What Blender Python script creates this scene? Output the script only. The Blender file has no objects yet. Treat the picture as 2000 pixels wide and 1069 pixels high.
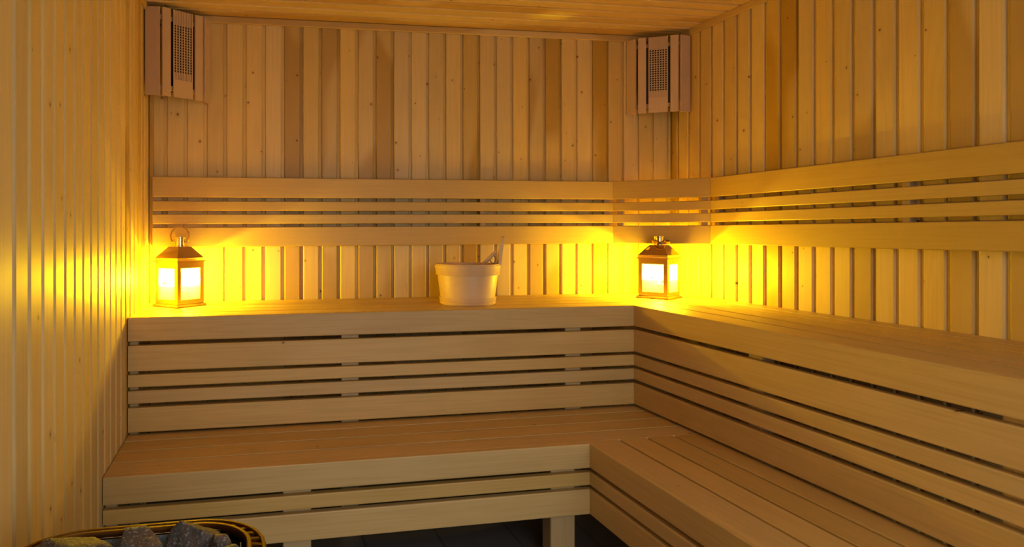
import bpy, bmesh, math, random
from mathutils import Vector, Matrix, noise
random.seed(7)
S = bpy.context.scene
C = S.collection

# ------------------------------------------------------------------ camera
FLOOR_TO_SEAT = 0.90            # height of the upper bench top above the floor
Z0 = FLOOR_TO_SEAT
W = 2.7127                      # room width
YF = -3.80                      # inner face of the wall behind the camera
cam_d = bpy.data.cameras.new('camera'); cam = bpy.data.objects.new('camera', cam_d); C.objects.link(cam)
cam_d.sensor_width = 36.0; cam_d.sensor_fit = 'HORIZONTAL'
cam_d.lens = 1330.92 * 36 / 2000
cam_d.shift_x = (1000 - 769.53) / 2000
cam_d.shift_y = (453.9 - 534.5) / 2000
cam_d.clip_start = 0.02
cam.location = (0.4566, -3.3308, Z0 + 0.3263)
cam.rotation_euler = (math.pi / 2, 0, -0.2086)
S.camera = cam

# ------------------------------------------------------------------ light from outside and exposure
S.view_settings.view_transform = 'Standard'; S.view_settings.look = 'None'
S.view_settings.gamma = 1.0; S.view_settings.use_curve_mapping = False
S.view_settings.exposure = 0.06
world = bpy.data.worlds.new('daylight'); S.world = world; world.use_nodes = True
bg = world.node_tree.nodes['Background']
bg.inputs['Strength'].default_value = 3.4
_wt = world.node_tree                      # overcast daylight above, darker ground below the horizon
_tc = _wt.nodes.new('ShaderNodeTexCoord'); _sp = _wt.nodes.new('ShaderNodeSeparateXYZ'); _rp = _wt.nodes.new('ShaderNodeValToRGB')
_wt.links.new(_tc.outputs['Generated'], _sp.inputs[0]); _wt.links.new(_sp.outputs['Z'], _rp.inputs[0]); _wt.links.new(_rp.outputs[0], bg.inputs['Color'])
_rp.color_ramp.elements[0].position = 0.0; _rp.color_ramp.elements[0].color = (0.60, 0.55, 0.48, 1)
_rp.color_ramp.elements[1].position = 0.04; _rp.color_ramp.elements[1].color = (1.0, 0.95, 0.88, 1)
GLASS_FRONT = (0.45, 2.45, 0.03, 2.20)     # x0 x1 z0 z1 of the unseen glass front, placed and widened to spread neutral light
pl = bpy.data.lights.new('glass_front_portal', 'AREA'); po = bpy.data.objects.new('glass_front_portal', pl); C.objects.link(po)
pl.shape = 'RECTANGLE'; pl.size = GLASS_FRONT[1] - GLASS_FRONT[0]; pl.size_y = GLASS_FRONT[3] - GLASS_FRONT[2]; pl.cycles.is_portal = True
po.location = ((GLASS_FRONT[0] + GLASS_FRONT[1]) / 2, YF - 0.07, (GLASS_FRONT[2] + GLASS_FRONT[3]) / 2); po.rotation_euler = (math.pi / 2, 0, 0)
LANTERN_POWER = 32.0           # bare flame
PANE_POWER = 6.3              # light leaving each frosted pane
LANTERN_COLOR = (1.0, 0.665, 0.010)
S.cycles.caustics_reflective = False; S.cycles.caustics_refractive = False
S.cycles.max_bounces = 10; S.cycles.diffuse_bounces = 6; S.cycles.transparent_max_bounces = 16
S.cycles.sample_clamp_indirect = 6.0

# ------------------------------------------------------------------ materials
def new_mat(name):
    m = bpy.data.materials.new(name); m.use_nodes = True
    nt = m.node_tree; return m, nt, nt.nodes['Principled BSDF']

def wood(name, pale, deep, grain=0.35, amber=0.0, amber_col=(0.42, 0.22, 0.05), knots=0.0, rough=0.48, vary=0.16, fig=0.5, spec=0.35):
    """Sawn softwood / hardwood; grain runs along local X, board face is local XY."""
    m, nt, b = new_mat(name); N = nt.nodes; L = nt.links
    def nd(t, **k):
        n = N.new(t)
        for a, v in k.items(): setattr(n, a, v)
        return n
    def math_(op, a, c=None, clamp=False):
        n = nd('ShaderNodeMath', operation=op, use_clamp=clamp)
        for i, q in enumerate((a, c)):
            if q is None: continue
            if isinstance(q, (int, float)): n.inputs[i].default_value = q
            else: L.new(q, n.inputs[i])
        return n.outputs[0]
    def ramp(x, lo, hi):
        n = nd('ShaderNodeMapRange'); n.inputs['From Min'].default_value = lo; n.inputs['From Max'].default_value = hi
        n.interpolation_type = 'SMOOTHSTEP'; L.new(x, n.inputs['Value']); return n.outputs[0]
    def mix(f, a, c, mode='MIX'):
        n = nd('ShaderNodeMix', data_type='RGBA', blend_type=mode)
        if isinstance(f, (int, float)): n.inputs[0].default_value = f
        else: L.new(f, n.inputs[0])
        for i, q in ((6, a), (7, c)):
            if isinstance(q, tuple): n.inputs[i].default_value = (*q, 1)
            else: L.new(q, n.inputs[i])
        return n.outputs[2]
    tc = nd('ShaderNodeTexCoord'); oi = nd('ShaderNodeObjectInfo')
    off = nd('ShaderNodeCombineXYZ')
    L.new(math_('MULTIPLY', oi.outputs['Random'], 37.0), off.inputs[0]); L.new(math_('MULTIPLY', oi.outputs['Random'], 91.7), off.inputs[1])
    add = nd('ShaderNodeVectorMath', operation='ADD'); L.new(tc.outputs['Object'], add.inputs[0]); L.new(off.outputs[0], add.inputs[1])
    P = add.outputs[0]
    def mapped(sx, sy, sz):
        mp = nd('ShaderNodeMapping'); mp.inputs['Scale'].default_value = (sx, sy, sz); L.new(P, mp.inputs[0]); return mp.outputs[0]
    def noise_(v, scale, detail=3.0, dist=0.0):
        n = nd('ShaderNodeTexNoise'); n.inputs['Scale'].default_value = scale; n.inputs['Detail'].default_value = detail
        n.inputs['Distortion'].default_value = dist; L.new(v, n.inputs['Vector']); return n.outputs['Fac']
    # cathedral figure: bands of a slow, stretched noise
    slow = noise_(mapped(0.9, 9.0, 9.0), 1.0, 1.5, 0.4)
    rings = math_('FRACT', math_('MULTIPLY', slow, 9.0))
    rings = math_('ABSOLUTE', math_('SUBTRACT', rings, 0.5))
    rings = ramp(rings, 0.02, 0.40)
    fibre = noise_(mapped(2.5, 130.0, 130.0), 1.0, 4.0)
    blotch = noise_(mapped(1.6, 5.0, 5.0), 1.0, 2.0)
    g = math_('ADD', math_('MULTIPLY', math_('SUBTRACT', 1.0, rings), fig * 0.5), math_('MULTIPLY', ramp(fibre, 0.35, 0.75), 0.5))
    col = mix(math_('MULTIPLY', g, grain, True), pale, deep)
    col = mix(math_('MULTIPLY', ramp(blotch, 0.45, 0.8), grain * 0.6), col, deep)
    if amber > 0:
        wn = nd('ShaderNodeTexWhiteNoise', noise_dimensions='1D'); L.new(math_('MULTIPLY', oi.outputs['Random'], 511.0), wn.inputs['W'])
        pick = ramp(wn.outputs['Value'], 1 - amber, 1 - amber + 0.04)
        patch = ramp(noise_(mapped(1.1, 3.0, 3.0), 1.0, 1.0), 0.42, 0.5)
        col = mix(math_('MULTIPLY', math_('MULTIPLY', pick, math_('ADD', math_('MULTIPLY', patch, 0.75), 0.25)), 0.75), col, amber_col)
    # board to board difference
    hv = nd('ShaderNodeHueSaturation'); L.new(col, hv.inputs['Color'])
    L.new(math_('ADD', 1.0 - vary / 2, math_('MULTIPLY', oi.outputs['Random'], vary)), hv.inputs['Value'])
    wn2 = nd('ShaderNodeTexWhiteNoise', noise_dimensions='1D'); L.new(math_('MULTIPLY', oi.outputs['Random'], 217.0), wn2.inputs['W'])
    L.new(math_('ADD', 1.0 - vary / 2, math_('MULTIPLY', wn2.outputs['Value'], vary)), hv.inputs['Saturation'])
    col = hv.outputs[0]
    bumpsrc = fibre
    if knots > 0:
        vo = nd('ShaderNodeTexVoronoi', voronoi_dimensions='2D', feature='F1'); vo.inputs['Scale'].default_value = 6.4
        vo.inputs['Randomness'].default_value = 1.0
        L.new(mapped(0.8, 1.0, 1.0), vo.inputs['Vector'])
        sep = nd('ShaderNodeSeparateColor'); L.new(vo.outputs['Color'], sep.inputs[0])
        on = math_('GREATER_THAN', sep.outputs[0], 1.0 - knots)
        size = math_('ADD', 0.008, math_('MULTIPLY', sep.outputs[1], 0.018))
        d = math_('DIVIDE', vo.outputs['Distance'], size)
        core = math_('MULTIPLY', on, math_('SUBTRACT', 1.0, ramp(d, 0.7, 1.25)))
        halo = math_('MULTIPLY', on, math_('SUBTRACT', 1.0, ramp(d, 1.0, 4.0)))
        col = mix(math_('MULTIPLY', halo, 0.35), col, (0.36, 0.17, 0.05))
        col = mix(math_('MULTIPLY', core, 0.92), col, (0.055, 0.018, 0.006))
    L.new(col, b.inputs['Base Color'])
    b.inputs['Roughness'].default_value = rough; b.inputs['Specular IOR Level'].default_value = spec
    bp = nd('ShaderNodeBump'); bp.inputs['Strength'].default_value = 0.06; bp.inputs['Distance'].default_value = 0.002
    L.new(bumpsrc, bp.inputs['Height']); L.new(bp.outputs[0], b.inputs['Normal'])
    return m

def metal(name, col, rough, bump=0.0):
    m, nt, b = new_mat(name); b.inputs['Base Color'].default_value = (*col, 1); b.inputs['Metallic'].default_value = 1.0
    b.inputs['Roughness'].default_value = rough
    if bump:
        n = nt.nodes.new('ShaderNodeTexNoise'); n.inputs['Scale'].default_value = 60; t = nt.nodes.new('ShaderNodeTexCoord')
        nt.links.new(t.outputs['Object'], n.inputs['Vector']); bp = nt.nodes.new('ShaderNodeBump'); bp.inputs['Strength'].default_value = bump
        bp.inputs['Distance'].default_value = 0.003; nt.links.new(n.outputs['Fac'], bp.inputs['Height']); nt.links.new(bp.outputs[0], b.inputs['Normal'])
    return m

M = {}
M['pine'] = wood('pine_panelling', (0.645, 0.475, 0.19), (0.46, 0.295, 0.085), 0.40, 0.30, (0.40, 0.235, 0.04), 0.80, 0.42, 0.20, 0.55)
M['pine_left'] = wood('pine_panelling_paler', (0.645, 0.475, 0.19), (0.46, 0.295, 0.085), 0.40, 0.08, (0.45, 0.28, 0.06), 0.60, 0.42, 0.18, 0.6)
M['ceil'] = wood('pine_ceiling', (0.65, 0.485, 0.22), (0.46, 0.30, 0.09), 0.40, 0.1, (0.42, 0.25, 0.05), 0.5, 0.42, 0.14, 0.4)
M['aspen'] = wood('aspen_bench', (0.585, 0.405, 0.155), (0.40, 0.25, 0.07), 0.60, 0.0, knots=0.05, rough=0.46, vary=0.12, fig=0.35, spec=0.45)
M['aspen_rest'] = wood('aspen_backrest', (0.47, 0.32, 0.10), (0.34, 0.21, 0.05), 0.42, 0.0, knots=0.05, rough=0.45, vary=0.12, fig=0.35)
M['post'] = wood('spruce_post', (0.50, 0.36, 0.19), (0.36, 0.23, 0.10), 0.4, 0.0, knots=0.1, vary=0.1)
M['shade'] = wood('alder_lamp_shade', (0.56, 0.395, 0.24), (0.46, 0.30, 0.16), 0.25, 0.0, vary=0.08, fig=0.2, rough=0.5)
M['bucket'] = wood('pale_spruce_pail', (0.66, 0.47, 0.27), (0.52, 0.33, 0.15), 0.35, 0.0, vary=0.05, fig=0.3, rough=0.45)
M['ladle'] = wood('ladle_wood', (0.60, 0.42, 0.26), (0.42, 0.25, 0.12), 0.4, 0.0, vary=0.05)
M['brass'] = metal('polished_lantern_metal', (0.72, 0.53, 0.33), 0.16)
M['brass_frame'] = metal('satin_lantern_metal', (0.50, 0.33, 0.17), 0.38)
M['ring'] = metal('aged_brass_ring', (0.34, 0.21, 0.08), 0.30)
M['rim'] = metal('bronze_heater_rim', (0.13, 0.055, 0.016), 0.5)
M['case'] = metal('dark_heater_casing', (0.06, 0.05, 0.05), 0.45)

def simple(name, col, rough, spec=0.5, metallic=0.0):
    m, nt, b = new_mat(name); b.inputs['Base Color'].default_value = (*col, 1); b.inputs['Roughness'].default_value = rough
    b.inputs['Specular IOR Level'].default_value = spec; b.inputs['Metallic'].default_value = metallic; return m
M['dark'] = simple('latch_and_gap_black', (0.02, 0.018, 0.018), 0.5)  # latch steel, also the added block that darkens the lamp shade gaps
M['wax'] = simple('candle_wax', (0.75, 0.62, 0.38), 0.5)
M['leather'] = simple('leather_loop', (0.22, 0.12, 0.05), 0.6)
M['front_metal'] = metal('steel_front_handle', (0.6, 0.6, 0.6), 0.3)

def galvanised():
    m, nt, b = new_mat('galvanised_steel'); N, L = nt.nodes, nt.links
    tc = N.new('ShaderNodeTexCoord'); v = N.new('ShaderNodeTexVoronoi'); v.inputs['Scale'].default_value = 260
    L.new(tc.outputs['Object'], v.inputs['Vector'])
    bw = N.new('ShaderNodeRGBToBW'); L.new(v.outputs['Color'], bw.inputs[0])
    r = N.new('ShaderNodeValToRGB'); r.color_ramp.elements[0].color = (0.20, 0.26, 0.34, 1); r.color_ramp.elements[1].color = (0.50, 0.60, 0.72, 1)
    L.new(bw.outputs[0], r.inputs[0]); L.new(r.outputs[0], b.inputs['Base Color'])
    b.inputs['Metallic'].default_value = 0.35; b.inputs['Roughness'].default_value = 0.45
    return m
M['galv'] = galvanised()

def stone_mat():
    m, nt, b = new_mat('peridotite_stone'); N, L = nt.nodes, nt.links
    tc = N.new('ShaderNodeTexCoord'); oi = N.new('ShaderNodeObjectInfo')
    n1 = N.new('ShaderNodeTexNoise'); n1.inputs['Scale'].default_value = 18; n1.inputs['Detail'].default_value = 5
    n2 = N.new('ShaderNodeTexNoise'); n2.inputs['Scale'].default_value = 190; n2.inputs['Detail'].default_value = 4
    for n in (n1, n2): L.new(tc.outputs['Object'], n.inputs['Vector'])
    r1 = N.new('ShaderNodeValToRGB'); e = r1.color_ramp.elements
    e[0].position = 0.35; e[0].color = (0.055, 0.06, 0.07, 1); e[1].position = 0.68; e[1].color = (0.15, 0.115, 0.11, 1)
    L.new(n1.outputs['Fac'], r1.inputs[0])
    r2 = N.new('ShaderNodeValToRGB'); e = r2.color_ramp.elements
    e[0].position = 0.55; e[0].color = (0, 0, 0, 1); e[1].position = 0.72; e[1].color = (1, 1, 1, 1)
    L.new(n2.outputs['Fac'], r2.inputs[0])
    mx = N.new('ShaderNodeMix'); mx.data_type = 'RGBA'; L.new(r2.outputs[0], mx.inputs[0]); L.new(r1.outputs[0], mx.inputs[6]); mx.inputs[7].default_value = (0.34, 0.34, 0.36, 1)
    hv = N.new('ShaderNodeHueSaturation'); L.new(mx.outputs[2], hv.inputs['Color'])
    mm = N.new('ShaderNodeMath'); mm.operation = 'MULTIPLY_ADD'; mm.inputs[1].default_value = 0.5; mm.inputs[2].default_value = 0.75
    L.new(oi.outputs['Random'], mm.inputs[0]); L.new(mm.outputs[0], hv.inputs['Value']); L.new(hv.outputs[0], b.inputs['Base Color'])
    b.inputs['Roughness'].default_value = 0.6
    bp = N.new('ShaderNodeBump'); bp.inputs['Strength'].default_value = 0.7; bp.inputs['Distance'].default_value = 0.004
    L.new(n2.outputs['Fac'], bp.inputs['Height']); L.new(bp.outputs[0], b.inputs['Normal'])
    return m
M['stone'] = stone_mat()

def floor_mat():
    m, nt, b = new_mat('dark_floor_tile'); N, L = nt.nodes, nt.links
    tc = N.new('ShaderNodeTexCoord'); br = N.new('ShaderNodeTexBrick'); br.offset = 0.0
    br.inputs['Scale'].default_value = 1.0; br.inputs['Brick Width'].default_value = 0.3; br.inputs['Row Height'].default_value = 0.3
    br.inputs['Mortar Size'].default_value = 0.004
    br.inputs['Color1'].default_value = (0.10, 0.10, 0.105, 1); br.inputs['Color2'].default_value = (0.12, 0.115, 0.115, 1); br.inputs['Mortar'].default_value = (0.05, 0.05, 0.05, 1)
    L.new(tc.outputs['Object'], br.inputs['Vector']); L.new(br.outputs['Color'], b.inputs['Base Color']); b.inputs['Roughness'].default_value = 0.4
    return m
M['floor'] = floor_mat()

def glass(name, tint, glow, clear):
    """thin pane: clear part + frosted (scattering) part + a little surface gloss"""
    m = bpy.data.materials.new(name); m.use_nodes = True; nt = m.node_tree; N, L = nt.nodes, nt.links
    N.remove(N['Principled BSDF']); out = N['Material Output']
    t = N.new('ShaderNodeBsdfTransparent'); t.inputs[0].default_value = (*tint, 1)
    s = N.new('ShaderNodeBsdfTranslucent'); s.inputs[0].default_value = (*glow, 1)
    g = N.new('ShaderNodeBsdfGlossy'); g.inputs['Roughness'].default_value = 0.05; g.inputs[0].default_value = (0.9, 0.9, 0.9, 1)
    a = N.new('ShaderNodeMixShader'); a.inputs[0].default_value = 1 - clear; L.new(t.outputs[0], a.inputs[1]); L.new(s.outputs[0], a.inputs[2])
    f = N.new('ShaderNodeFresnel'); f.inputs[0].default_value = 1.3
    c = N.new('ShaderNodeMixShader'); L.new(f.outputs[0], c.inputs[0]); L.new(a.outputs[0], c.inputs[1]); L.new(g.outputs[0], c.inputs[2])
    L.new(c.outputs[0], out.inputs[0]); return m
M['pane'] = glass('frosted_lantern_glass', (1, 0.97, 0.9), (1, 0.96, 0.85), 0.62)
M['front_glass'] = glass('clear_front_glass', (0.97, 0.98, 0.98), (1, 1, 1), 0.97)
def emit(name, col, st):
    m = bpy.data.materials.new(name); m.use_nodes = True; nt = m.node_tree; nt.nodes.remove(nt.nodes['Principled BSDF'])
    e = nt.nodes.new('ShaderNodeEmission'); e.inputs[0].default_value = (*col, 1); e.inputs[1].default_value = st
    nt.links.new(e.outputs[0], nt.nodes['Material Output'].inputs[0]); return m
M['flame'] = emit('candle_flame', (1.0, 0.62, 0.10), 60.0)

# ------------------------------------------------------------------ mesh helpers
def mesh(name, verts, faces, mat, smooth=False):
    me = bpy.data.meshes.new(name); me.from_pydata([tuple(v) for v in verts], [], faces); me.validate(); me.update()
    bm = bmesh.new(); bm.from_mesh(me); bmesh.ops.recalc_face_normals(bm, faces=bm.faces); bm.to_mesh(me); bm.free()
    if mat: me.materials.append(M[mat] if isinstance(mat, str) else mat)
    if smooth:
        for p in me.polygons: p.use_smooth = True
    return me
def link(name, me, parent=None, loc=(0, 0, 0), rot=(0, 0, 0)):
    o = bpy.data.objects.new(name, me); C.objects.link(o)
    o.parent = parent; o.location = loc; o.rotation_euler = rot
    return o
def empty(name, loc=(0, 0, 0), rot=(0, 0, 0)):
    o = bpy.data.objects.new(name, None); C.objects.link(o); o.location = loc; o.rotation_euler = rot
    o.empty_display_size = 0.1; return o
def tag(o, label, cat, group=None):
    o['label'] = label; o['category'] = cat
    if group: o['group'] = group
    return o
def struct(o): o['kind'] = 'structure'; return o
def box_mesh(name, x0, x1, y0, y1, z0, z1, mat):
    v = [(x, y, z) for x in (x0, x1) for y in (y0, y1) for z in (z0, z1)]
    return mesh(name, v, [(0, 1, 3, 2), (4, 6, 7, 5), (0, 4, 5, 1), (2, 3, 7, 6), (0, 2, 6, 4), (1, 5, 7, 3)], mat)
def prism(name, prof, length, mat, smooth=False):
    """profile in local (y, z), extruded along local X from 0 to length"""
    n = len(prof)
    v = [(0, y, z) for y, z in prof] + [(length, y, z) for y, z in prof]
    f = [(i, (i + 1) % n, n + (i + 1) % n, n + i) for i in range(n)] + [tuple(range(n)), tuple(range(n, 2 * n))]
    return mesh(name, v, f, mat, smooth)
def round_rect(w, t, r, seg=2, corners=(1, 1, 1, 1)):
    """board cross section centred on y, z from -t to 0, chosen corners rounded: +y0, -y0 (top), -y -t, +y -t"""
    pts = []
    cs = [(w / 2 - r, -r, 0), (-w / 2 + r, -r, 90), (-w / 2 + r, -t + r, 180), (w / 2 - r, -t + r, 270)]
    sq = [(w / 2, 0), (-w / 2, 0), (-w / 2, -t), (w / 2, -t)]
    for (cy, cz, a0), on, s in zip(cs, corners, sq):
        if on:
            for k in range(seg + 1):
                a = math.radians(a0 + 90 * k / seg); pts.append((cy + r * math.cos(a), cz + r * math.sin(a)))
        else: pts.append(s)
    return pts
BOARDS = {}
def board_mesh(w, t, L, mat, r=0.004, corners=(1, 1, 0, 0)):
    k = (round(w, 4), round(t, 4), round(L, 4), mat, r, corners)
    if k not in BOARDS: BOARDS[k] = prism('board', round_rect(w, t, r, 2, corners), L, mat)
    return BOARDS[k]
PI = math.pi
# orientation helpers: the board's face normal is local +Z, its length local +X
ROT_FLAT_X = (0, 0, 0)                       # lies flat, runs along world +X
ROT_FLAT_Y = (0, 0, -PI / 2)                 # lies flat, runs along world -Y
ROT_FRONT_X = (PI / 2, 0, 0)                 # stands, runs along +X, faces -Y
def rot_matrix(xa, za):
    x = Vector(xa).normalized(); z = Vector(za).normalized(); y = z.cross(x)
    return Matrix((x, y, z)).transposed().to_euler()
ROT_SIDE_Y = rot_matrix((0, -1, 0), (-1, 0, 0))      # stands, runs along -Y, faces -X
ROT_BACK_UP = rot_matrix((0, 0, 1), (0, -1, 0))      # vertical wall board facing -Y
ROT_RIGHT_UP = rot_matrix((0, 0, 1), (-1, 0, 0))     # vertical wall board facing -X
ROT_LEFT_UP = rot_matrix((0, 0, 1), (1, 0, 0))       # vertical wall board facing +X
ROT_FRONTWALL_UP = rot_matrix((0, 0, 1), (0, 1, 0))
ROT_CEIL = rot_matrix((1, 0, 0), (0, 0, -1))         # ceiling board along X facing down

def lathe(name, prof, mat, seg=40, smooth=True, closed=False):
    v, f = [], []; n = len(prof)
    for i in range(seg):
        a = 2 * PI * i / seg
        for r, z in prof: v.append((r * math.cos(a), r * math.sin(a), z))
    rng = n if closed else n - 1
    for i in range(seg):
        j = (i + 1) % seg
        for k in range(rng):
            k2 = (k + 1) % n
            f.append((i * n + k, j * n + k, j * n + k2, i * n + k2))
    me = mesh(name, v, f, mat, smooth)
    bm = bmesh.new(); bm.from_mesh(me); bmesh.ops.remove_doubles(bm, verts=bm.verts, dist=1e-5); bmesh.ops.recalc_face_normals(bm, faces=bm.faces); bm.to_mesh(me); bm.free()
    if smooth: auto_smooth(me, 35)
    return me
def auto_smooth(me, deg):
    bm = bmesh.new(); bm.from_mesh(me)
    for e in bm.edges:
        e.smooth = not (len(e.link_faces) == 2 and e.calc_face_angle(0) > math.radians(deg))
    for fc in bm.faces: fc.smooth = True
    bm.to_mesh(me); bm.free()
def tube(name, pts, r, mat, seg=10, closed=False, radii=None):
    v, f = [], []; n = len(pts); pts = [Vector(p) for p in pts]
    up0 = Vector((0.13, 0.3, 0.94))
    for i, p in enumerate(pts):
        a = pts[i - 1] if (i > 0 or closed) else p; b = pts[(i + 1) % n] if (i < n - 1 or closed) else p
        t = (b - a).normalized(); s = t.cross(up0).normalized(); u = s.cross(t)
        rr = radii[i] if radii else r
        for k in range(seg):
            q = 2 * PI * k / seg; v.append(p + (s * math.cos(q) + u * math.sin(q)) * rr)
    for i in range(n if closed else n - 1):
        j = (i + 1) % n
        for k in range(seg):
            k2 = (k + 1) % seg; f.append((i * seg + k, i * seg + k2, j * seg + k2, j * seg + k))
    if not closed: f += [tuple(range(seg)), tuple(range((n - 1) * seg, n * seg))]
    me = mesh(name, v, f, mat, True); auto_smooth(me, 50); return me

# ------------------------------------------------------------------ the room
ZW = 2.36                                  # top of the wall slabs
CEIL_R = Z0 + 1.387; CEIL_SLOPE = 0.0165   # the ceiling drops slightly to the left
def ceil_z(x): return CEIL_R - (W - x) * CEIL_SLOPE
floor = struct(link('floor', box_mesh('floor', -0.12, W + 0.12, YF - 0.12, 0.12, -0.1, 0.0, 'floor')))
wall_back = struct(link('wall_back', box_mesh('wall_back', -0.12, W + 0.12, 0.015, 0.12, 0.0, ZW + 0.1, 'post')))
wall_right = struct(link('wall_right', box_mesh('wall_right', W + 0.015, W + 0.12, YF - 0.12, 0.015, 0.0, ZW + 0.1, 'post')))
wall_left = struct(link('wall_left', box_mesh('wall_left', -0.12, -0.015, YF - 0.12, 0.015, 0.0, ZW + 0.1, 'post')))
ceiling = struct(link('ceiling', mesh('ceiling', [(x, y, ceil_z(x) + 0.0152 + dz) for x in (-0.015, W + 0.015) for y in (YF - 0.12, 0.015) for dz in (0, 0.08)],
                                  [(0, 1, 3, 2), (4, 6, 7, 5), (0, 4, 5, 1), (2, 3, 7, 6), (0, 2, 6, 4), (1, 5, 7, 3)], 'post')))
wf = bmesh.new()
x0, x1, z0, z1 = GLASS_FRONT
wv, wfc = [], []
for a in ((-0.015, x0, 0, ZW), (x1, W + 0.015, 0, ZW), (x0, x1, z1, ZW), (x0, x1, 0, z0)):
    k = len(wv)
    wv += [(x, y, z) for x in a[:2] for y in (YF - 0.12, YF - 0.015) for z in a[2:]]
    wfc += [tuple(k + i for i in q) for q in ((0, 1, 3, 2), (4, 6, 7, 5), (0, 4, 5, 1), (2, 3, 7, 6), (0, 2, 6, 4), (1, 5, 7, 3))]
wall_front = struct(link('wall_front', mesh('wall_front', wv, wfc, 'post')))

GR, DEP = 0.0140, 0.0105
def panel_profile(p):
    """tongue strip (recessed) on the low side, then the face with eased edges"""
    return [(0.0003, -0.014), (0.0003, -DEP), (GR, -DEP), (GR, -0.0058), (GR + 0.0018, -0.0022), (GR + 0.0052, 0.0), (p - 0.0052, 0.0), (p - 0.0020, -0.0022), (p - 0.0002, -0.0058), (p - 0.0002, -0.014)]
PANEL = {}
def panel_mesh(p, L, mat='pine'):
    k = (round(p, 4), round(L, 3), mat)
    if k not in PANEL: PANEL[k] = prism('wall_board', panel_profile(p), L, mat)
    return PANEL[k]
def clad(parent, rot, start, end, pitch, first, place, zb=0.0, zt=ZW, mat='pine'):
    """vertical boards; 'first' is one groove centre along the wall axis"""
    n0 = math.floor((start - first) / pitch)
    k = n0
    while True:
        a = first - GR / 2 + k * pitch; b = a + pitch
        if a > end - 0.004: break
        a2, b2 = max(a, start), min(b, end)
        if b2 - a2 > 0.012:
            o = link('wall_board', panel_mesh(b2 - a2, zt - zb, mat), parent); place(o, a2, b2)
            o.rotation_euler = rot
        k += 1
# board local Y after rotation: back wall -> z x x axis = (-Y) x (Z) ; worked out per wall below
def place_back(o, a, b): o.location = (b, 0, 0)          # local +Y points to -X
def place_right(o, a, b): o.location = (W, -a, 0)        # local +Y points to -Y
def place_left(o, a, b): o.location = (0, -b, 0)         # local +Y points to +Y
yb = Matrix.Rotation(0, 3, 'X')
if (ROT_BACK_UP.to_matrix() @ Vector((0, 1, 0))).x > 0: place_back = lambda o, a, b: setattr(o, 'location', (a, 0, 0))
if (ROT_RIGHT_UP.to_matrix() @ Vector((0, 1, 0))).y > 0: place_right = lambda o, a, b: setattr(o, 'location', (W, -b, 0))
if (ROT_LEFT_UP.to_matrix() @ Vector((0, 1, 0))).y < 0: place_left = lambda o, a, b: setattr(o, 'location', (0, -a, 0))
def front_ok(o, a, b): o.location = ((a if (ROT_FRONTWALL_UP.to_matrix() @ Vector((0, 1, 0))).x > 0 else b), YF, 0)
clad(wall_back, ROT_BACK_UP, 0.0, W, 0.0903, 0.356, place_back)
clad(wall_right, ROT_RIGHT_UP, 0.0, -YF, 0.0906, 0.432, place_right)
clad(wall_left, ROT_LEFT_UP, 0.0, -YF, 0.0955, 0.708, place_left, mat='pine_left')
clad(wall_front, ROT_FRONTWALL_UP, x1 + 0.05, W, 0.0905, x1 + 0.05, front_ok)
# ceiling boards run along the back wall
cp = 0.0905
L_ce = W
for k in range(43):
    ya = 0.0 - k * cp
    if ya - cp < YF: break
    o = link('ceiling_board', panel_mesh(cp, L_ce, 'ceil'), ceiling)
    r = rot_matrix((1, 0, CEIL_SLOPE), (CEIL_SLOPE, 0, -1)); o.rotation_euler = r
    up = (r.to_matrix() @ Vector((0, 1, 0))).y
    o.location = (0, ya - cp if up > 0 else ya, ceil_z(0))
# trims
def strip(name, mat, L, w, t, loc, rot, r=0.003):
    return struct(link(name, prism('moulding', round_rect(w, t, r, 2, (1, 1, 0, 0)), L, mat), None, loc, rot))
tz = 0.016
strip('trim_1', 'pine', W - 0.002, 0.032, 0.014, (0.001, -0.0145, ceil_z(0) - tz), rot_matrix((1, 0, CEIL_SLOPE), (0, -1, 0)))
strip('trim_2', 'ceil', -YF - 0.02, 0.032, 0.014, (W - 0.0145, -0.016, ceil_z(W) - tz), ROT_SIDE_Y)
strip('trim_3', 'pine', -YF - 0.02, 0.032, 0.014, (0.0145, YF + 0.004, ceil_z(0) - tz), rot_matrix((0, 1, 0), (1, 0, 0)))
struct(link('trim_4', prism('corner_moulding', round_rect(0.020, 0.020, 0.006, 3, (1, 0, 0, 1)), 1.42, 'pine'), None, (0.0115, -0.0208, Z0 + 0.002), ROT_BACK_UP))

# unseen glass front behind the camera, sized for the light it lets in
glass_front = struct(empty('glass_front_1', ((x0 + x1) / 2, YF - 0.06, z0)))
hw = (x1 - x0) / 2; hh = z1 - z0
link('front_glass', box_mesh('front_glass', -hw + 0.05, hw - 0.05, -0.004, 0.004, 0.05, hh - 0.05, 'front_glass'), glass_front)
fv, ff = [], []
for ring_y in (-0.025, 0.025):
    for (a, b) in ((hw, hh), (hw - 0.05, hh - 0.05)):
        lo = 0 if a == hw else 0.05
        fv += [(-a, ring_y, lo), (a, ring_y, lo), (a, ring_y, b), (-a, ring_y, b)]
for i in range(4):
    j = (i + 1) % 4
    ff += [(i, j, 4 + j, 4 + i), (8 + i, 8 + j, 12 + j, 12 + i), (i, j, 8 + j, 8 + i), (4 + i, 4 + j, 12 + j, 12 + i)]
link('front_frame', mesh('front_frame', fv, ff, 'post'), glass_front)
link('front_handle', tube('front_handle', [(hw - 0.09, 0.03, 0.95), (hw - 0.09, 0.07, 0.96), (hw - 0.09, 0.07, 1.24), (hw - 0.09, 0.03, 1.25)], 0.012, 'ladle'), glass_front)

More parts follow.
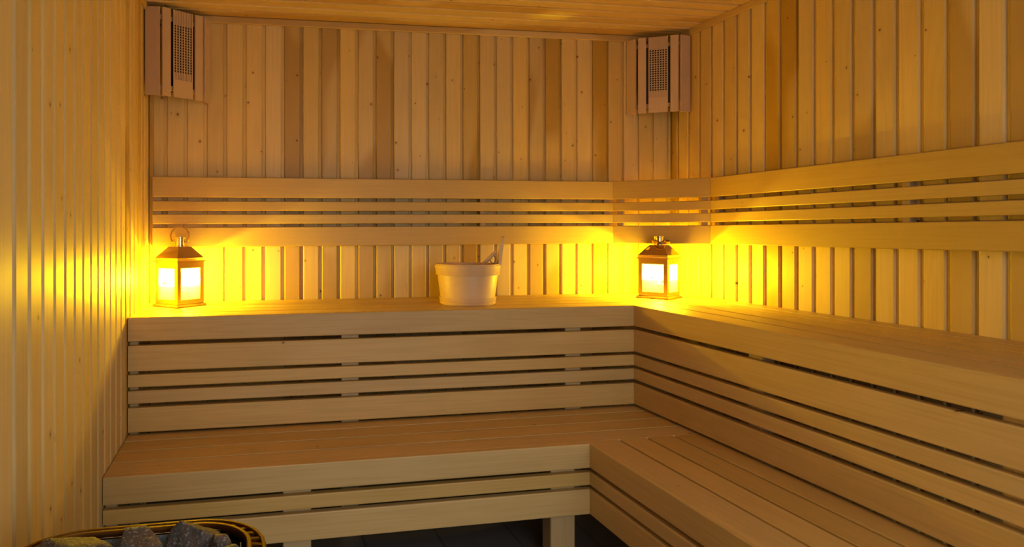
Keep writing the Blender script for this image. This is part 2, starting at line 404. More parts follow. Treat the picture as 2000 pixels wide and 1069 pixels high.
# ------------------------------------------------------------------ benches
YU, XU = -0.583, 2.131         # front faces of the upper benches
YL, XL = -1.036, 1.676         # front faces of the lower benches
ZL = Z0 - 0.45
FT = 0.028                     # facing board thickness
PT = 0.026                     # seat plank thickness
YEND = -2.78                   # where the right hand benches stop
def plank_x(parent, ya, yb, xa, xb, z, mat='aspen'):
    return link('seat_plank', board_mesh(yb - ya, PT, xb - xa, mat, 0.0022), parent, (xa, (ya + yb) / 2, z), ROT_FLAT_X)
def plank_y(parent, xa, xb, ya, yb, z, mat='aspen'):   # ya > yb
    return link('seat_plank', board_mesh(xb - xa, PT, ya - yb, mat, 0.0022), parent, ((xa + xb) / 2, ya, z), ROT_FLAT_Y)
def facing_x(parent, za, zb, xa, xb, y, corners=(1, 1, 0, 0)):
    return link('facing_board', board_mesh(za - zb, FT, xb - xa, 'aspen', 0.004, corners), parent, (xa, y, (za + zb) / 2), ROT_FRONT_X)
def facing_y(parent, za, zb, ya, yb, x, corners=(1, 1, 0, 0)):
    return link('facing_board', board_mesh(za - zb, FT, ya - yb, 'aspen', 0.004, corners), parent, (x, ya, (za + zb) / 2), ROT_SIDE_Y)
def post(parent, xa, xb, ya, yb, z0, z1, name='post'):
    me = prism(name, round_rect(xb - xa, yb - ya, 0.003, 1), z1 - z0, 'post')
    # length along Z, profile y -> -x or x, profile z -> y
    return link(name, me, parent, ((xa + xb) / 2, ya, z0), ROT_BACK_UP)
def joist(parent, xa, xb, ya, yb, z0, z1):
    return link('joist', box_mesh('joist', xa, xb, ya, yb, z0, z1, 'post'), parent)

UP = [(0.0, -0.092), (-0.1075, -0.206), (-0.219, -0.267), (-0.2805, -0.3295), (-0.345, -0.4395)]
LO = [(0.0, -0.089), (-0.104, -0.152), (-0.166, -0.2585)]
eps = 0.0008
# upper bench, back run
ub = tag(empty('sauna_bench'), 'upper bench along the back wall carrying the pail and both lanterns', 'bench', 'tiered sauna benches')
for i, (a, b) in enumerate(UP): facing_x(ub, Z0 + a, Z0 + b, 0.003, XU - 0.0005, YU)
for ya, yb_ in ((YU + FT + eps, -0.450), (-0.439, -0.330), (-0.319, -0.210), (-0.199, -0.090), (-0.079, -0.003)):
    plank_x(ub, ya, yb_, 0.003, W - 0.003, Z0)
for xa, xb in ((0.003, 0.036), (0.824, 0.896), (1.815, 1.888)):
    post(ub, xa, xb, YU + FT + 0.001, YU + FT + 0.05, 0.0, Z0 - PT - 0.001)
    joist(ub, xa, xb, YU + FT + 0.052, -0.004, Z0 - PT - 0.08, Z0 - PT - 0.001)
# upper bench, right run
ur = tag(empty('sauna_bench'), 'upper bench along the right wall, empty, running out of the frame', 'bench', 'tiered sauna benches')
for i, (a, b) in enumerate(UP): facing_y(ur, Z0 + a, Z0 + b, YU + FT - 0.001, YEND, XU)
for xa, xb in ((XU + FT + eps, 2.2565), (2.2680, 2.374), (2.3855, 2.491), (2.5025, 2.609), (2.6205, W - 0.003)):
    plank_y(ur, xa, xb, YU + FT - eps, YEND, Z0)
for ya, yb_ in ((-1.327, -1.259), (-2.15, -2.08), (-2.76, -2.69)):
    post(ur, XU + FT + 0.001, XU + FT + 0.05, ya, yb_, 0.0, Z0 - PT - 0.001)
    joist(ur, XU + FT + 0.052, W - 0.004, ya, yb_, Z0 - PT - 0.08, Z0 - PT - 0.001)
# lower bench, back run
lb = tag(empty('sauna_bench'), 'lower bench along the back wall behind the stone-filled heater', 'bench', 'tiered sauna benches')
for i, (a, b) in enumerate(LO): facing_x(lb, ZL + a, ZL + b, 0.003, XL - 0.0005, YL)
for ya, yb_ in ((YL + FT + eps, -0.901), (-0.891, -0.780), (-0.770, -0.661), (-0.651, -0.560)):
    plank_x(lb, ya, yb_, 0.003, XU + 0.02, ZL)
for xa, xb in ((0.003, 0.040), (0.566, 0.661), (1.536, 1.632)):
    post(lb, xa, xb, YL + FT + 0.001, YL + FT + 0.075, 0.0, ZL - PT - 0.001, 'leg')
    joist(lb, xa, xb, YL + FT + 0.077, -0.562, ZL - PT - 0.08, ZL - PT - 0.001)
# lower bench, right run
lr = tag(empty('sauna_bench'), 'lower bench along the right wall, in the bottom right foreground', 'bench', 'tiered sauna benches')
for i, (a, b) in enumerate(LO): facing_y(lr, ZL + a, ZL + b, YL + FT - 0.001, YEND, XL)
for xa, xb in ((XL + FT + eps, 1.8045), (1.8155, 1.9195), (1.9305, 2.0345), (2.0455, XU + 0.02)):
    plank_y(lr, xa, xb, YL + FT - eps, YEND, ZL)
for ya, yb_ in ((-1.78, -1.69), (-2.76, -2.67)):
    post(lr, XL + FT + 0.001, XL + FT + 0.075, ya, yb_, 0.0, ZL - PT - 0.001, 'leg')
    joist(lr, XL + FT + 0.077, XU + 0.015, ya, yb_, ZL - PT - 0.08, ZL - PT - 0.001)

# ------------------------------------------------------------------ backrests
REST = [(0.595, 0.500), (0.483, 0.438), (0.4215, 0.3765), (0.361, 0.268)]
BT = 0.020; BO = 0.045
def rest(label, p0, p1, tilt=0.0, battens=(), bt=0.024):
    """horizontal boards between two plan points; faces the room"""
    p0, p1 = Vector((*p0, 0)), Vector((*p1, 0)); d = p1 - p0; L = d.length; d.normalize()
    nrm = Vector((d.y, -d.x, 0))          # towards the room
    e = tag(empty('backrest', (p0.x, p0.y, Z0)), label, 'backrest', 'slatted backrests on the walls')
    r = rot_matrix(d + Vector((0, 0, tilt / L)), nrm)
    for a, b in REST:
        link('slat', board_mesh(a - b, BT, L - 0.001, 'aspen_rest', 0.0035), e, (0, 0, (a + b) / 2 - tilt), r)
    for s, w in battens:
        q = d * s - nrm * (BT + 0.0005)
        dz = -tilt * (1 - s / L)
        o = link('batten', board_mesh(w, bt, 0.30, 'post', 0.002), e, (q.x, q.y, 0.282 + dz), rot_matrix((0, 0, 1), nrm))
    return e
XB = 2.337
rest('long slatted backrest across the back wall, above the pail', (0.02, -BO), (XB, -BO), 0.0125, ((0.02, 0.035), (1.60, 0.03), (XB - 0.02 - 0.025, 0.03)))
rest('short slatted backrest set diagonally across the far corner, behind a lantern', (XB, -BO - 0.0005), (W - BO, -0.3805), 0.0, ())
rest('long slatted backrest on the right wall, leaving the frame at right', (W - BO, -0.381), (W - BO, YEND), 0.0, ((0.02, 0.03), (1.0, 0.03), (2.36, 0.03)))
# the corner backrest is carried by a block behind each end
cb = [o for o in C.objects if o.name.startswith('backrest')][1]
for s in (0.03, 0.44):
    d = Vector((1, -1, 0)).normalized(); n = Vector((-1, -1, 0)).normalized(); q = d * s - n * (BT + 0.0005)
    link('batten', board_mesh(0.03, 0.012, 0.31, 'post', 0.002), cb, (q.x, q.y, 0.276), rot_matrix((0, 0, 1), n))

# ------------------------------------------------------------------ corner lamp shades
def lamp_shade(label, corner_x, sgn, zb, zt):
    e = tag(empty('corner_lamp_shade', (corner_x, 0, zb)), label, 'lamp shade', 'wooden lamp shades in the upper corners')
    H = zt - zb
    P = [Vector((0.004 * sgn, -0.172, 0)), Vector((0.075 * sgn, -0.183, 0)), Vector((0.252 * sgn, -0.068, 0)), Vector((0.277 * sgn, -0.003, 0))]
    def outward(a, b):
        d = (b - a).normalized(); n = Vector((d.y, -d.x, 0))
        if n.dot((a + b) / 2 - Vector((0.08 * sgn, -0.05, 0))) < 0: n = -n
        return d, n
    def slat(a, b, s0, s1, t=0.010):
        d, n = outward(a, b); L = (b - a).length
        w = (s1 - s0) * L; q = a + d * ((s0 + s1) / 2 * L)
        link('slat', board_mesh(w, t, H, 'shade', 0.0025), e, (q.x, q.y, 0), rot_matrix((0, 0, 1), n))
    slat(P[0], P[1], 0.02, 0.90); slat(P[2], P[3], 0.14, 0.96)
    slat(P[1], P[2], 0.030, 0.220); slat(P[1], P[2], 0.780, 0.970)
    # middle panel: proud ribs with a grooved, perforated field and a plain plate at the foot
    d, n = outward(P[1], P[2]); L = (P[2] - P[1]).length
    w = 0.45 * L; q = P[1] + d * (0.5 * L)
    cols = 7; rows = 18; cw = w / (cols * 2 + 1)
    xs = [-w / 2 + (i + (0.14 if i % 2 == 0 else -0.14) * (0 < i < cols * 2 + 1)) * cw for i in range(cols * 2 + 2)]
    hz0, hz1 = H * 0.29, H * 0.84
    zs = [0.0, H * 0.20] ; ch = (hz1 - hz0) / (rows * 2)
    zs += [hz0 + (i + (0.3 if i % 2 else 0)) * ch for i in range(rows * 2 + 1)] + [H]
    v, f = [], []; idx = {}
    def vert(i, j, depth):
        k = (i, j, depth)
        if k not in idx:
            idx[k] = len(v); v.append((zs[j], xs[i], 0.0 if depth == 0 else -0.004))
        return idx[k]
    def lev(i, j): return 1 if (i % 2 == 1 and j >= 1) else 0
    nc, nr = len(xs) - 1, len(zs) - 1
    for i in range(nc):
        for j in range(nr):
            lv = lev(i, j)
            hole = lv == 1 and 2 <= j < 2 + rows * 2 and (j - 2) % 2 == 0
            if not hole: f.append((vert(i, j, lv), vert(i + 1, j, lv), vert(i + 1, j + 1, lv), vert(i, j + 1, lv)))
            if i + 1 < nc and lev(i + 1, j) != lv:
                f.append((vert(i + 1, j, 0), vert(i + 1, j + 1, 0), vert(i + 1, j + 1, 1), vert(i + 1, j, 1)))
            if j + 1 < nr and lev(i, j + 1) != lv:
                f.append((vert(i, j + 1, 0), vert(i + 1, j + 1, 0), vert(i + 1, j + 1, 1), vert(i, j + 1, 1)))
    o = link('perforated_panel', mesh('perforated_panel', v, f, 'shade'), e, (q.x, q.y, 0), rot_matrix((0, 0, 1), n))
    so = o.modifiers.new('thick', 'SOLIDIFY'); so.thickness = 0.004; so.offset = -1
    # near-black block added behind the slats so their gaps read dark
    bq = q - n * 0.030; bw_ = L * 0.40
    block_prof = [(-bw_, -0.012), (-bw_ * 0.8, 0.010), (bw_ * 0.8, 0.010), (bw_, -0.012), (bw_ * 0.6, -0.035), (-bw_ * 0.6, -0.035)]
    link('gap_darkener', prism('gap_darkener', [(a_, b_) for a_, b_ in block_prof], H * 0.84, 'dark'), e, (bq.x, bq.y, H * 0.08), rot_matrix((0, 0, 1), n))
    # rails behind the slats tie them together
    for zz in (0.03, H - 0.05):
        dd = [p - Vector((0.012 * sgn, 0, 0)) + Vector((0, 0.014, 0)) for p in P]
        dd[0] = P[0] + Vector((0.002 * sgn, 0.016, 0)); dd[3] = P[3] + Vector((-0.014 * sgn, 0, 0))
        inn = [p + Vector((-0.010 * sgn if i > 0 else 0, 0.012 if i < 3 else 0, 0)) for i, p in enumerate(dd)]
        vv = [(p.x, p.y, z) for z in (zz, zz + 0.02) for p in dd + inn]
        fc = []
        for i in range(3):
            fc += [(i, i + 1, 8 + i + 1, 8 + i), (4 + i, 4 + i + 1, 12 + i + 1, 12 + i), (i, i + 1, 4 + i + 1, 4 + i), (8 + i, 8 + i + 1, 12 + i + 1, 12 + i)]
        fc += [(0, 4, 12, 8), (3, 7, 15, 11)]
        link('rail', mesh('rail', vv, fc, 'shade'), e)
    return e
lamp_shade('slatted wooden corner lamp shade at upper left, beside the panelled left wall', 0.0, 1, Z0 + 0.932, Z0 + 1.322)
lamp_shade('slatted wooden corner lamp shade in the far right corner under the ceiling', W, -1, Z0 + 0.955, Z0 + 1.352)

# ------------------------------------------------------------------ lanterns
def lantern(label, loc, yaw, handle_up, spot_hole):
    e = tag(empty('candle_lantern', loc, (0, 0, yaw)), label, 'lantern', 'metal candle lanterns on the upper bench')
    # base: stepped square plate with eased edges
    def sq_stack(name, levels, mat, cap=True):
        v, f = [], []
        for h, z in levels: v += [(-h, -h, z), (h, -h, z), (h, h, z), (-h, h, z)]
        for k in range(len(levels) - 1):
            for i in range(4):
                j = (i + 1) % 4; f.append((k * 4 + i, k * 4 + j, k * 4 + 4 + j, k * 4 + 4 + i))
        if cap: f += [(0, 1, 2, 3), tuple(len(v) - 4 + i for i in range(4))]
        return mesh(name, v, f, mat)
    link('base', sq_stack('base', [(0.0795, 0.0), (0.081, 0.0015), (0.081, 0.010), (0.0795, 0.0115), (0.073, 0.013)], 'brass_frame'), e)
    # four glazed side frames
    h = 0.0725; zb, zt = 0.013, 0.196; st = 0.0190; rb, rt = 0.019, 0.027
    for k in range(4):
        v, f = [], []
        for y in (-h, -h + 0.006):
            hh_ = h if y == -h else h - 0.006
            v += [(-hh_, y, zb), (hh_, y, zb), (hh_, y, zt), (-hh_, y, zt)]
            v += [(-h + st, y, zb + rb), (h - st, y, zb + rb), (h - st, y, zt - rt), (-h + st, y, zt - rt)]
        for i in range(4):
            j = (i + 1) % 4
            f += [(i, j, 4 + j, 4 + i), (8 + i, 8 + j, 12 + j, 12 + i), (4 + i, 4 + j, 12 + j, 12 + i), (i, j, 8 + j, 8 + i)]
        fr = link('side_frame', mesh('side_frame', v, f, 'brass_frame'), e, (0, 0, 0), (0, 0, k * PI / 2))
        link('glass_pane', mesh('glass_pane', [(-h + st, -h + 0.003, zb + rb), (h - st, -h + 0.003, zb + rb), (h - st, -h + 0.003, zt - rt), (-h + st, -h + 0.003, zt - rt)], [(0, 1, 2, 3)], 'pane'), fr)
    # top plate with a square opening
    v, f = [], []
    for z in (0.1963, 0.2015):
        for a in (0.0805, 0.058): v += [(-a, -a, z), (a, -a, z), (a, a, z), (-a, a, z)]
    for i in range(4):
        j = (i + 1) % 4
        f += [(i, j, 4 + j, 4 + i), (8 + i, 8 + j, 12 + j, 12 + i), (i, j, 8 + j, 8 + i), (4 + i, 4 + j, 12 + j, 12 + i)]
    link('top_plate', mesh('top_plate', v, f, 'brass_frame'), e)
    # hipped roof: short upright eave, then four slopes; small square hole added where asked, to throw a ceiling spot
    za, zc_, zd = 0.202, 0.2135, 0.263; ha, hd = 0.0745, 0.034
    v, f = [], []
    v += [(sx * ha, sy * ha, z) for z in (za, zc_) for sx, sy in ((-1, -1), (1, -1), (1, 1), (-1, 1))]
    for i in range(4):
        j = (i + 1) % 4; f.append((i, j, 4 + j, 4 + i))
    cor = [(-1, -1), (1, -1), (1, 1), (-1, 1)]
    for i in range(4):
        j = (i + 1) % 4
        A0 = Vector((cor[i][0] * ha, cor[i][1] * ha, zc_)); A1 = Vector((cor[j][0] * ha, cor[j][1] * ha, zc_))
        B0 = Vector((cor[i][0] * hd, cor[i][1] * hd, zd)); B1 = Vector((cor[j][0] * hd, cor[j][1] * hd, zd))
        if spot_hole and i == 3:
            t0, t1 = (0.2458 - zc_) / (zd - zc_) - 0.13, (0.2458 - zc_) / (zd - zc_) + 0.13
            hm = 0.0480; s0 = 0.5 - (0.0335 + 0.0062) / (2 * hm); s1 = 0.5 - (0.0335 - 0.0062) / (2 * hm)
            ss = [0, s0, s1, 1]; ts = [0, t0, t1, 1]
        else: ss, ts = [0, 1], [0, 1]
        base = len(v); n_ = len(ss)
        for t in ts:
            for s in ss: v.append(((A0.lerp(A1, s)).lerp(B0.lerp(B1, s), t))[:])
        for a in range(len(ts) - 1):
            for b in range(n_ - 1):
                if spot_hole and i == 3 and a == 1 and b == 1: continue
                q = base + a * n_ + b; f.append((q, q + 1, q + n_ + 1, q + n_))
    k = len(v); v += [(c[0] * hd, c[1] * hd, zd) for c in cor]; f.append((k, k + 1, k + 2, k + 3))
    me = mesh('roof', v, f, 'brass'); bm = bmesh.new(); bm.from_mesh(me); bmesh.ops.remove_doubles(bm, verts=bm.verts, dist=1e-5); bmesh.ops.recalc_face_normals(bm, faces=bm.faces); bm.to_mesh(me); bm.free()
    rf = link('roof', me, e)
    # collar (chimney)
    link('chimney', lathe('chimney', [(0.0, 0.263), (0.0265, 0.2632), (0.0265, 0.266), (0.0235, 0.2675), (0.0235, 0.300), (0.0255, 0.302), (0.0255, 0.306), (0.0, 0.3065)], 'brass', 28), e)
    # pivots and ring handle, plane of the ring faces the camera
    a_h = -yaw - 0.21
    ax = Vector((math.cos(a_h), math.sin(a_h), 0)); zp = 0.284
    for s in (-1, 1):
        link('pivot', tube('pivot', [ax * (0.0225 * s) + Vector((0, 0, zp)), ax * (0.0355 * s) + Vector((0, 0, zp))], 0.0042, 'brass', 10), e)
    R_ = 0.041; cz = 0.326 if handle_up else 0.0
    pts = []
    half = math.asin(0.033 / R_)
    if handle_up: upv = Vector((0, 0, 1))
    else:
        fwd = Vector((math.sin(0.2) * -1 * 0 + ax.y, -ax.x, 0)); upv = (fwd * 0.985 - Vector((0, 0, 1)) * 0.17).normalized()
    hc = Vector((0, 0, zp)) + upv * (R_ * math.cos(half))
    bw = 0.0060; nrm = ax.cross(upv).normalized()
    vv, fc = [], []; nseg = 36
    for q in range(nseg + 1):
        th = (PI + half) + 1e-3 + (2 * PI - 2 * half) * q / nseg - PI / 2 - PI / 2 + PI / 2
        # start at one pivot (below centre), go over the top, end at the other
        th = -PI / 2 + half + (2 * PI - 2 * half) * q / nseg
        dirv = ax * math.cos(th) + upv * math.sin(th)
        for rr, b in ((R_ - 0.0022, -bw), (R_ + 0.0022, -bw), (R_ + 0.0022, bw), (R_ - 0.0022, bw)):
            vv.append((hc + dirv * rr + nrm * b)[:])
    for q in range(nseg):
        for i in range(4):
            j = (i + 1) % 4; fc.append((q * 4 + i, q * 4 + j, q * 4 + 4 + j, q * 4 + 4 + i))
    fc += [(0, 1, 2, 3), tuple(nseg * 4 + i for i in range(4))]
    link('ring_handle', mesh('ring_handle', vv, fc, 'ring'), e)
    # latch on the left-hand side frame
    link('latch', tube('latch', [(-0.0725, 0.0, 0.105), (-0.084, 0.0, 0.106), (-0.088, 0.0, 0.100)], 0.0025, 'dark', 8), e)
    # candle and flame; the candle's own light sits at the flame
    link('candle', lathe('candle', [(0.0, 0.0135), (0.031, 0.0135), (0.032, 0.016), (0.032, 0.066), (0.030, 0.069), (0.012, 0.066), (0.0, 0.066)], 'wax', 28), e)
    link('flame', lathe('flame', [(0.0, 0.0685), (0.004, 0.074), (0.0055, 0.082), (0.0035, 0.094), (0.0, 0.104)], 'flame', 14), e)
    ld = bpy.data.lights.new('candle_light', 'POINT'); lo = bpy.data.objects.new('candle_light', ld); C.objects.link(lo)
    ld.energy = LANTERN_POWER; ld.color = LANTERN_COLOR; ld.shadow_soft_size = 0.005
    lo.parent = e; lo.location = (0, 0, 0.113)
    for k in range(4):
        ad = bpy.data.lights.new('pane_light', 'AREA'); ao = bpy.data.objects.new('pane_light', ad); C.objects.link(ao)
        ad.shape = 'RECTANGLE'; ad.size = 0.104; ad.size_y = 0.078; ad.energy = PANE_POWER; ad.color = LANTERN_COLOR
        a = k * PI / 2
        ao.parent = e; ao.location = (math.sin(a) * 0.0635, -math.cos(a) * 0.0635, 0.129); ao.rotation_euler = (-PI / 2, 0, a)
    return e
lantern('lit metal lantern with its ring handle standing up, beside the left wall', (0.152, -0.170, Z0), math.radians(45.5), True, False)
lantern('lit metal lantern with its ring handle folded down, in the far right corner', (2.455, -0.278, Z0), math.radians(33.0), False, True)

# ------------------------------------------------------------------ pail and ladle
BX, BY = 1.430, -0.355
pail = tag(empty('sauna_pail', (BX, BY, Z0)), 'pale wooden water pail with two hoops and one tall stave handle', 'pail')
link('body', lathe('body', [(0.0, 0.004), (0.112, 0.004), (0.114, 0.0), (0.119, 0.0), (0.1445, 0.180), (0.143, 0.183), (0.132, 0.183), (0.1305, 0.180), (0.108, 0.020), (0.0, 0.020)], 'bucket', 64), pail)
def hoop(za, zb, t):
    ra = 0.119 + (0.0255 / 0.18) * za + 0.0004; rb = 0.119 + (0.0255 / 0.18) * zb + 0.0004
    return lathe('hoop', [(ra, za), (ra + t, za + 0.001), (ra + t + 0.0012, za + 0.005), (ra + t - 0.0012, za + 0.0075), (ra + t - 0.0012, za + 0.0085), (ra + t, za + 0.010), (rb + t - 0.001, zb - 0.002), (rb + t - 0.002, zb), (rb, zb)], 'bucket', 64, True, True)
link('hoop', hoop(0.134, 0.178, 0.0065), pail)
link('hoop', hoop(0.003, 0.034, 0.0065), pail)
rd = Vector((0.978, -0.207, 0)); td = Vector((0.207, 0.978, 0))
hv = []
lev = [(0.165, 0.024, 0.1345), (0.205, 0.022, 0.1400), (0.285, 0.019, 0.1500), (0.303, 0.014, 0.1525), (0.308, 0.006, 0.1532)]
for z, hw_, r in lev:
    for rr, s in ((r, -1), (r + 0.0135, -1), (r + 0.0135, 1), (r, 1)):
        hv.append((rd * rr + td * (s * hw_) + Vector((0, 0, z)))[:])
hf = []
for k in range(len(lev) - 1):
    for i in range(4):
        j = (i + 1) % 4; hf.append((k * 4 + i, k * 4 + j, k * 4 + 4 + j, k * 4 + 4 + i))
hf += [(0, 1, 2, 3), tuple((len(lev) - 1) * 4 + i for i in range(4))]
link('stave_handle', mesh('stave_handle', hv, hf, 'bucket'), pail)
# ladle leaning in the pail against the stave
ladle = tag(empty('sauna_ladle', (BX, BY, Z0 + 0.05)), 'wooden ladle leaning inside the pail, its grip against the tall stave', 'ladle')
def LP(s, z, t=0.0): return rd * s + td * t + Vector((0, 0, z - 0.05))
link('grip', tube('grip', [LP(-0.055, 0.058, 0.02), LP(0.02, 0.128, 0.015), LP(0.085, 0.192, 0.01), LP(0.118, 0.226, 0.006), LP(0.131, 0.240, 0.005)], 0.008, 'ladle', 12, False, [0.007, 0.0075, 0.0085, 0.0095, 0.006]), ladle)
bowl = lathe('bowl', [(0.0, 0.0), (0.022, 0.002), (0.036, 0.014), (0.040, 0.032), (0.037, 0.032), (0.033, 0.016), (0.020, 0.006), (0.0, 0.005)], 'ladle', 28)
bo = link('bowl', bowl, ladle, LP(-0.086, 0.037, 0.03)[:], (0.0, 0.25, 0.0))
link('hanging_loop', tube('hanging_loop', [LP(0.105, 0.214, 0.006) + (rd * math.cos(a) * 0.013 + Vector((0, 0, 1)) * math.sin(a) * 0.017 + rd * 0.012 + Vector((0, 0, -0.012))) for a in [2 * PI * i / 16 for i in range(16)]], 0.0022, 'leather', 8, True), ladle)

# ------------------------------------------------------------------ heater with stones
HX0, HX1, HY0, HY1 = 0.030, 0.486, -2.22, -1.911     # plan of the rim
HZ = Z0 - 0.25
def rrect(inset, r, seg=8):
    xa, xb, ya, yb_ = HX0 + inset, HX1 - inset, HY0 + inset, HY1 - inset; r = max(r - inset, 0.02)
    pts = []
    for cx, cy, a0 in ((xb - r, yb_ - r, 0), (xa + r, yb_ - r, 90), (xa + r, ya + r, 180), (xb - r, ya + r, 270)):
        for k in range(seg + 1):
            a = math.radians(a0 + 90 * k / seg); pts.append((cx + r * math.cos(a), cy + r * math.sin(a)))
    return pts
def band(name, rings, mat, closed=True):
    """rings: list of (inset, z); loops joined in order"""
    v, f = [], []
    loops = [rrect(i, 0.13) for i, z in rings]; n = len(loops[0])
    for lp, (i, z) in zip(loops, rings): v += [(x, y, z) for x, y in lp]
    m = len(rings)
    for k in range(m if closed else m - 1):
        k2 = (k + 1) % m
        for i in range(n):
            j = (i + 1) % n; f.append((k * n + i, k * n + j, k2 * n + j, k2 * n + i))
    me = mesh(name, v, f, mat); auto_smooth(me, 40); return me
ht = tag(empty('sauna_heater', ((HX0 + HX1) / 2, (HY0 + HY1) / 2, 0.0)), 'bronze-rimmed electric sauna heater filled with stones, bottom left corner', 'heater')
off = Vector((-(HX0 + HX1) / 2, -(HY0 + HY1) / 2, 0))
def hpart(name, me, parent=None): return link(name, me, ht, off)
hpart('outer_rim', band('outer_rim', [(0.0, HZ - 0.016), (0.0, HZ - 0.002), (0.0015, HZ), (0.0065, HZ), (0.008, HZ - 0.002), (0.008, HZ - 0.016)], 'rim'))
hpart('inner_rim', band('inner_rim', [(0.026, HZ - 0.006), (0.026, HZ + 0.003), (0.0275, HZ + 0.005), (0.0335, HZ + 0.005), (0.035, HZ + 0.003), (0.035, HZ - 0.006)], 'rim'))
# spokes between the two rims leave the ladder of dark slots
oa, ia = rrect(0.007, 0.13, 8), rrect(0.027, 0.13, 8)
def at_loop(lp, t):
    n = len(lp); segs = [math.dist(lp[i], lp[(i + 1) % n]) for i in range(n)]; T = sum(segs); t = (t % 1) * T
    for i in range(n):
        if t <= segs[i]:
            u = t / segs[i]; a, b = lp[i], lp[(i + 1) % n]; return Vector((a[0] + (b[0] - a[0]) * u, a[1] + (b[1] - a[1]) * u, 0))
        t -= segs[i]
    return Vector((*lp[0], 0))
ci = Vector(((HX0 + HX1) / 2, (HY0 + HY1) / 2, 0))
for k in range(44):
    po_ = at_loop(oa, k / 44); pi_ = min((at_loop(ia, j / 400) for j in range(400)), key=lambda q: (q - po_).length)
    d = (pi_ - po_).normalized(); s = Vector((-d.y, d.x, 0)) * 0.0045
    v = [(p + s * g + Vector((0, 0, z)))[:] for p, zz in ((po_, 0), (pi_, 0.003)) for g in (-1, 1) for z in (HZ - 0.013 + zz, HZ - 0.003 + zz)]
    link('rim_spoke', mesh('rim_spoke', v, [(0, 1, 3, 2), (4, 6, 7, 5), (0, 4, 5, 1), (2, 3, 7, 6), (0, 2, 6, 4), (1, 5, 7, 3)], 'rim'), ht, off)
hpart('casing', band('casing', [(0.010, 0.08), (0.010, HZ - 0.018), (0.024, HZ - 0.018), (0.024, 0.10)], 'case'))
hpart('base_plate', band('base_plate', [(0.026, 0.10), (0.026, 0.11), (0.13, 0.11), (0.13, 0.10)], 'case'))
for fx, fy in ((HX0 + 0.07, HY0 + 0.07), (HX1 - 0.07, HY0 + 0.07), (HX0 + 0.07, HY1 - 0.07), (HX1 - 0.07, HY1 - 0.07)):
    link('foot', lathe('foot', [(0.0, 0.0), (0.02, 0.0), (0.02, 0.006), (0.010, 0.012), (0.010, 0.10), (0.0, 0.10)], 'case', 16), ht, (fx + off.x, fy + off.y, 0))
# galvanised stone box: flat liner panels, folded at the corners
xa, xb, ya, yb_ = HX0 + 0.045, HX1 - 0.045, HY0 + 0.045, HY1 - 0.040; cc = 0.052
lp = [(xa + cc, yb_), (xb - cc, yb_), (xb, yb_ - cc * 1.2), (xb, ya + cc), (xb - cc, ya), (xa + cc, ya), (xa, ya + cc), (xa, yb_ - cc * 1.2)]
cen = Vector(((xa + xb) / 2, (ya + yb_) / 2, 0))
for i in range(8):
    a, b = Vector((*lp[i], 0)), Vector((*lp[(i + 1) % 8], 0)); d = (b - a).normalized(); n = Vector((-d.y, d.x, 0))
    if n.dot(cen - a) < 0: n = -n
    a2, b2 = a + d * 0.0015, b - d * 0.0015
    v = [(p + n * t + Vector((0, 0, z)))[:] for p in (a2, b2) for t in (0, 0.002) for z in (0.13, HZ - 0.008 if i % 2 == 0 else HZ - 0.012)]
    link('liner_panel', mesh('liner_panel', v, [(0, 1, 3, 2), (4, 6, 7, 5), (0, 4, 5, 1), (2, 3, 7, 6), (0, 2, 6, 4), (1, 5, 7, 3)], 'galv' if i % 2 == 0 else 'case'), ht, off)
v = [(x, y, 0.13) for x, y in lp] + [(x, y, 0.135) for x, y in lp]
link('stone_grate', mesh('stone_grate', v, [tuple(range(8)), tuple(range(8, 16))] + [(i, (i + 1) % 8, 8 + (i + 1) % 8, 8 + i) for i in range(8)], 'case'), ht, off)

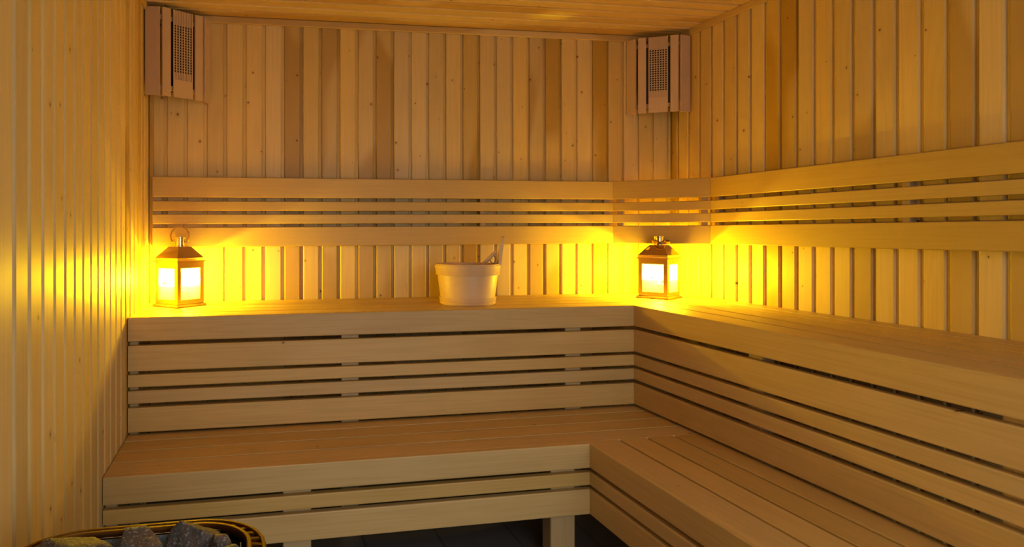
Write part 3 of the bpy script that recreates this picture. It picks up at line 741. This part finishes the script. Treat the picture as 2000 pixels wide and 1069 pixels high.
def stone(label, loc, size, seed, rot=(0, 0, 0), group='stones piled in the heater'):
    bm = bmesh.new(); bmesh.ops.create_icosphere(bm, subdivisions=4, radius=1.0)
    rnd = random.Random(seed); planes = []
    for k in range(11):
        n = Vector((rnd.gauss(0, 1), rnd.gauss(0, 1), rnd.gauss(0, 1))).normalized(); planes.append((n, rnd.uniform(0.55, 0.86)))
    sd = Vector((seed * 3.1, seed * 1.7, seed * 0.9))
    for vtx in bm.verts:
        p = vtx.co.copy()
        for n, d in planes:
            q = p.dot(n)
            if q > d: p -= n * (q - d) * 0.93
        p *= 1 + 0.09 * noise.noise(p * 2.3 + sd) + 0.035 * noise.noise(p * 7 + sd)
        vtx.co = Vector((p.x * size[0], p.y * size[1], p.z * size[2]))
    me = bpy.data.meshes.new('heater_stone'); bm.to_mesh(me); bm.free(); me.materials.append(M['stone'])
    auto_smooth(me, 32)
    o = link('heater_stone', me, None, loc, rot); tag(o, label, 'stone', group); return o
STONES = [
 ('broad flat dark stone at the left end of the heater', (0.168, -2.050, HZ + 0.002), (0.081, 0.058, 0.040), 3, (0.2, 0.25, 0.3)),
 ('rounded dark speckled stone peaking left of the reddish one', (0.266, -2.025, HZ - 0.004), (0.058, 0.052, 0.044), 5, (0.1, 0.3, 0.2)),
 ('largest reddish brown stone in the middle of the heater', (0.354, -2.003, HZ - 0.010), (0.051, 0.046, 0.051), 8, (0.0, 0.2, 0.5)),
 ('small dark green-grey stone just right of the reddish one', (0.405, -2.030, HZ - 0.016), (0.030, 0.032, 0.033), 12, (0.3, 0.1, 0.9)),
 ('wedge-shaped grey stone leaning on the right rim', (0.408, -2.092, HZ - 0.010), (0.053, 0.030, 0.033), 17, (0.1, -0.45, 0.15)),
 ('small reddish stone low between the dark and the reddish stones', (0.310, -1.998, HZ - 0.040), (0.030, 0.030, 0.029), 21, (0.4, 0.0, 0.2)),
 ('grey stone in front of the reddish one at the bottom edge', (0.318, -2.100, HZ - 0.022), (0.046, 0.039, 0.037), 25, (0.2, 0.3, 0.6)),
 ('dark stone beside the left rim, at the bottom edge of the frame', (0.112, -2.085, HZ - 0.036), (0.035, 0.042, 0.035), 29, (0.0, 0.1, 0.2)),
]
for s in STONES: stone(*s)
